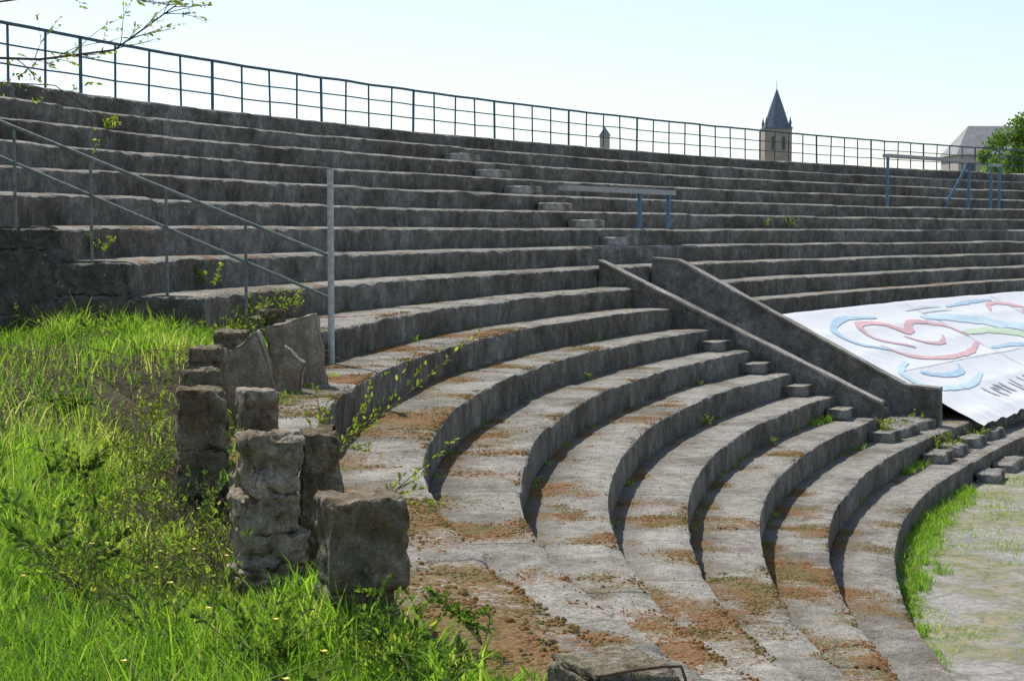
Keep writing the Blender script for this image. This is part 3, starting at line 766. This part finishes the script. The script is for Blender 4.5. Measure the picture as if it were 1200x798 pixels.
# ------------------------------------------------------------------ tree overhanging top corner
random.seed(11)
tr_=empty("tree",(-3.9,9.5,E-1.6)); tag(tr_,"young slender tree with sparse fresh leaves on the bank","tree")
V=[];F=[]; tube(V,F,[Vector((-3.9,9.5,E-1.9)),Vector((-3.85,9.45,E-.6)),Vector((-3.7,9.4,E+.4)),Vector((-3.75,9.4,E+1.3)),Vector((-3.6,9.4,E+2.4))],.06,.02,8)
mesh_obj("trunk",V,F,[M_bark],parent=tr_,smoothf=True)
V=[];F=[];MI=[];TI=[]
def limb(pts,r,leafs=10,nsub=6,ls=.036):
    P=[Vector(p) for p in pts]; b=len(V); nf=len(F); tube(V,F,P,r,r*.3,5,False); MI.extend([0]*(len(F)-nf)); TI.extend([.5]*(len(V)-b))
    for i in range(len(P)-1):
        for _ in range(nsub):
            q=P[i].lerp(P[i+1],random.random()); dv=(P[i+1]-P[i]).normalized()+Vector((random.uniform(-.8,.8),random.uniform(-.8,.8),random.uniform(-.7,.9)))
            grow(q,dv,random.uniform(.12,.34),r*.28,1,V,F,MI,TI,3,ls,.05,.3,2)
limb([(-3.72,9.4,E+.5),(-3.0,9.35,E+.95),(-2.55,9.3,E+.93),(-2.15,9.3,E+.98),(-1.95,9.3,E+1.12),(-1.72,9.35,E+1.3)],.010)
limb([(-3.75,9.4,E+.8),(-2.9,9.3,E+1.22),(-2.3,9.3,E+1.3),(-1.85,9.3,E+1.22)],.008)
limb([(-3.7,9.4,E+.4),(-2.9,9.4,E+.82),(-2.5,9.4,E+.80),(-2.25,9.4,E+.62)],.006,nsub=3)
limb([(-3.7,9.4,E+1.4),(-3.3,9.4,E+1.9),(-2.7,9.3,E+2.2)],.014)
limb([(-3.7,9.4,E+1.0),(-4.4,9.4,E+1.6),(-4.9,9.3,E+2.0)],.014)
limb([(-3.65,9.4,E+2.0),(-3.6,9.6,E+2.8),(-3.3,9.7,E+3.4)],.014)
finish("crown",V,F,MI,TI,[M_bark,M_leaf],parent=tr_)

# ------------------------------------------------------------------ distant buildings
M_brick=simple("tower_brick",(.42,.34,.29),.9,.15,1.0); M_hazy_slate=simple("slate",(.17,.19,.25),.7,.2,1.5); M_dark=simple("dark_opening",(.12,.12,.13),.8,.1)  # slate lightened: distance haze on the spire is put into its colour
M_roof=simple("grey_roof",(.32,.31,.31),.8,.2,1.0); M_plaster=simple("plaster",(.48,.44,.39),.9,.1,1.0)
def box(V,F,x0,x1,y0,y1,z0,z1):
    b=len(V); V+= [(x0,y0,z0),(x1,y0,z0),(x1,y1,z0),(x0,y1,z0),(x0,y0,z1),(x1,y0,z1),(x1,y1,z1),(x0,y1,z1)]
    F+= [(b,b+3,b+2,b+1),(b+4,b+5,b+6,b+7),(b,b+1,b+5,b+4),(b+1,b+2,b+6,b+5),(b+2,b+3,b+7,b+6),(b+3,b,b+4,b+7)]
def boxo(name,a,mat,parent): V=[];F=[];box(V,F,*a); return mesh_obj(name,V,F,[mat],parent=parent)
TX,TY=49.3,320; r=2.5
ct=empty("church_tower",(TX,TY,0)); tag(ct,"brick church tower with dark slate spire and pinnacles","church tower")
zb=E+19.0
boxo("wall",(TX-r,TX+r,TY-r,TY+r,0,zb),M_brick,ct)
boxo("cornice",(TX-r-.12,TX+r+.12,TY-r-.12,TY+r+.12,zb+.003,zb+.35),M_hazy_slate,ct)
for sx in (-.95,.95):
    V=[];F=[]; yf=TY-r-.05
    P=[(TX+sx-.32,zb-3.8),(TX+sx+.32,zb-3.8)]+[(TX+sx+.32*math.cos(a),zb-1.8+.5*math.sin(a)) for a in np.linspace(0,math.pi,7)]
    n=len(P); V=[(x,yf,z) for x,z in P]+[(x,yf+.04,z) for x,z in P]; F=[tuple(range(n)),tuple(range(n,2*n))[::-1]]+[(i,(i+1)%n,n+(i+1)%n,n+i) for i in range(n)]
    mesh_obj("belfry_window",V,F,[M_dark],parent=ct)
V=[];F=[]
z0=zb+.35
rings=[(2.6,z0),(2.1,z0+1.4),(1.45,z0+3.4),(.06,E+26.6)]
for rr_,z in rings:
    for i in range(8): a=math.pi/8+i*math.pi/4; V.append((TX+rr_*math.cos(a),TY+rr_*math.sin(a),z))
for j in range(3):
    for i in range(8): F.append((j*8+i,j*8+(i+1)%8,(j+1)*8+(i+1)%8,(j+1)*8+i))
F.append(tuple(24+i for i in range(8)))
mesh_obj("spire",V,F,[M_hazy_slate],parent=ct)
for sx in (-1,1):
    for sy in (-1,1):
        x,y2=TX+sx*(r-.3),TY+sy*(r-.3); V=[];F=[]; box(V,F,x-.2,x+.2,y2-.2,y2+.2,z0+.003,z0+.7); b=len(V)
        V+= [(x-.26,y2-.26,z0+.703),(x+.26,y2-.26,z0+.703),(x+.26,y2+.26,z0+.703),(x-.26,y2+.26,z0+.703),(x,y2,z0+2.1)]; F+= [(b,b+1,b+4),(b+1,b+2,b+4),(b+2,b+3,b+4),(b+3,b,b+4),(b+3,b+2,b+1,b)]
        mesh_obj("pinnacle",V,F,[M_hazy_slate],parent=ct)
tube_obj("finial",[[(TX,TY,E+26.5),(TX,TY,E+28.0)]],.05,M_dark,ct)
HX0,HX1,HY=63.8,80,250
hs_=empty("house",((HX0+HX1)/2,HY,0)); tag(hs_,"large pale building with steep grey hipped roof","house")
ze=E+11.0; zr=E+15.4
boxo("wall",(HX0,HX1,HY-5,HY+5,0,ze),M_plaster,hs_)
V=[(HX0-.4,HY-5.4,ze+.003),(HX1+.4,HY-5.4,ze+.003),(HX1+.4,HY+5.4,ze+.003),(HX0-.4,HY+5.4,ze+.003),(HX0+2.6,HY,zr),(HX1-2.6,HY,zr)]
mesh_obj("roof",V,[(0,1,5,4),(2,3,4,5),(1,2,5),(3,0,4),(3,2,1,0)],[M_roof],parent=hs_)
for i in range(5):
    x=HX0+1.8+i*3; boxo("window",(x-.5,x+.5,HY-5.04,HY-5.003,ze-3,ze-1.2),M_dark,hs_)
for X,Y,zt,wd in ((16.2,300,E+18.4,1.7),):
    e=empty("distant_turret",(X,Y,0)); tag(e,"small grey roof turret beyond the terrace","turret")
    boxo("wall",(X-wd/2,X+wd/2,Y-wd/2,Y+wd/2,0,zt-1.6),M_plaster,e)
    V=[(X-wd*.6,Y-wd*.6,zt-1.597),(X+wd*.6,Y-wd*.6,zt-1.597),(X+wd*.6,Y+wd*.6,zt-1.597),(X-wd*.6,Y+wd*.6,zt-1.597),(X,Y,zt)]
    mesh_obj("roof",V,[(0,1,4),(1,2,4),(2,3,4),(3,0,4),(3,2,1,0)],[M_roof],parent=e)
def tree(x,y,ztop,rad,seed,label):
    random.seed(seed); e=empty("tree",(x,y,0)); tag(e,label,"tree","trees beyond the terrace")
    V=[];F=[]; zc=ztop-rad; tube(V,F,[(x,y,0),(x+.2,y,zc*.5),(x,y,zc)],.35,.15,8)
    for _ in range(7):
        a=random.uniform(0,6.28); tube(V,F,[(x,y,zc*.75),(x+math.cos(a)*rad*.6,y+math.sin(a)*rad*.6,zc+random.uniform(-.3,.6)*rad)],.12,.03,5)
    mesh_obj("trunk",V,F,[M_bark],parent=e)
    V=[];F=[];MI=[];TI=[]
    cl=[(Vector((x,y,zc))+Vector((random.gauss(0,.5),random.gauss(0,.5),random.gauss(0,.45)))*rad,random.uniform(.2,.42)*rad) for _ in range(26)]
    for c,rr_ in cl:
        t0=random.uniform(.2,.9)
        for _ in range(230):
            v=Vector((random.gauss(0,1),random.gauss(0,1),random.gauss(0,1))).normalized()*rr_*random.random()**.4
            leaf(V,F,MI,TI,c+v,Vector((random.uniform(-1,1),random.uniform(-1,1),random.uniform(-1,1)))+v*.3,.34,min(1,max(0,t0+random.uniform(-.2,.2))),.7)
    finish("crown",V,F,[0]*len(F),TI,[M_dleaf],parent=e)
tree(53.5,180,E+11.6,3.6,3,"leafy green tree beside the pale building")
tree(60.5,186,E+10.6,4.0,4,"leafy green tree beside the pale building")
print("done",len(cl),tries)
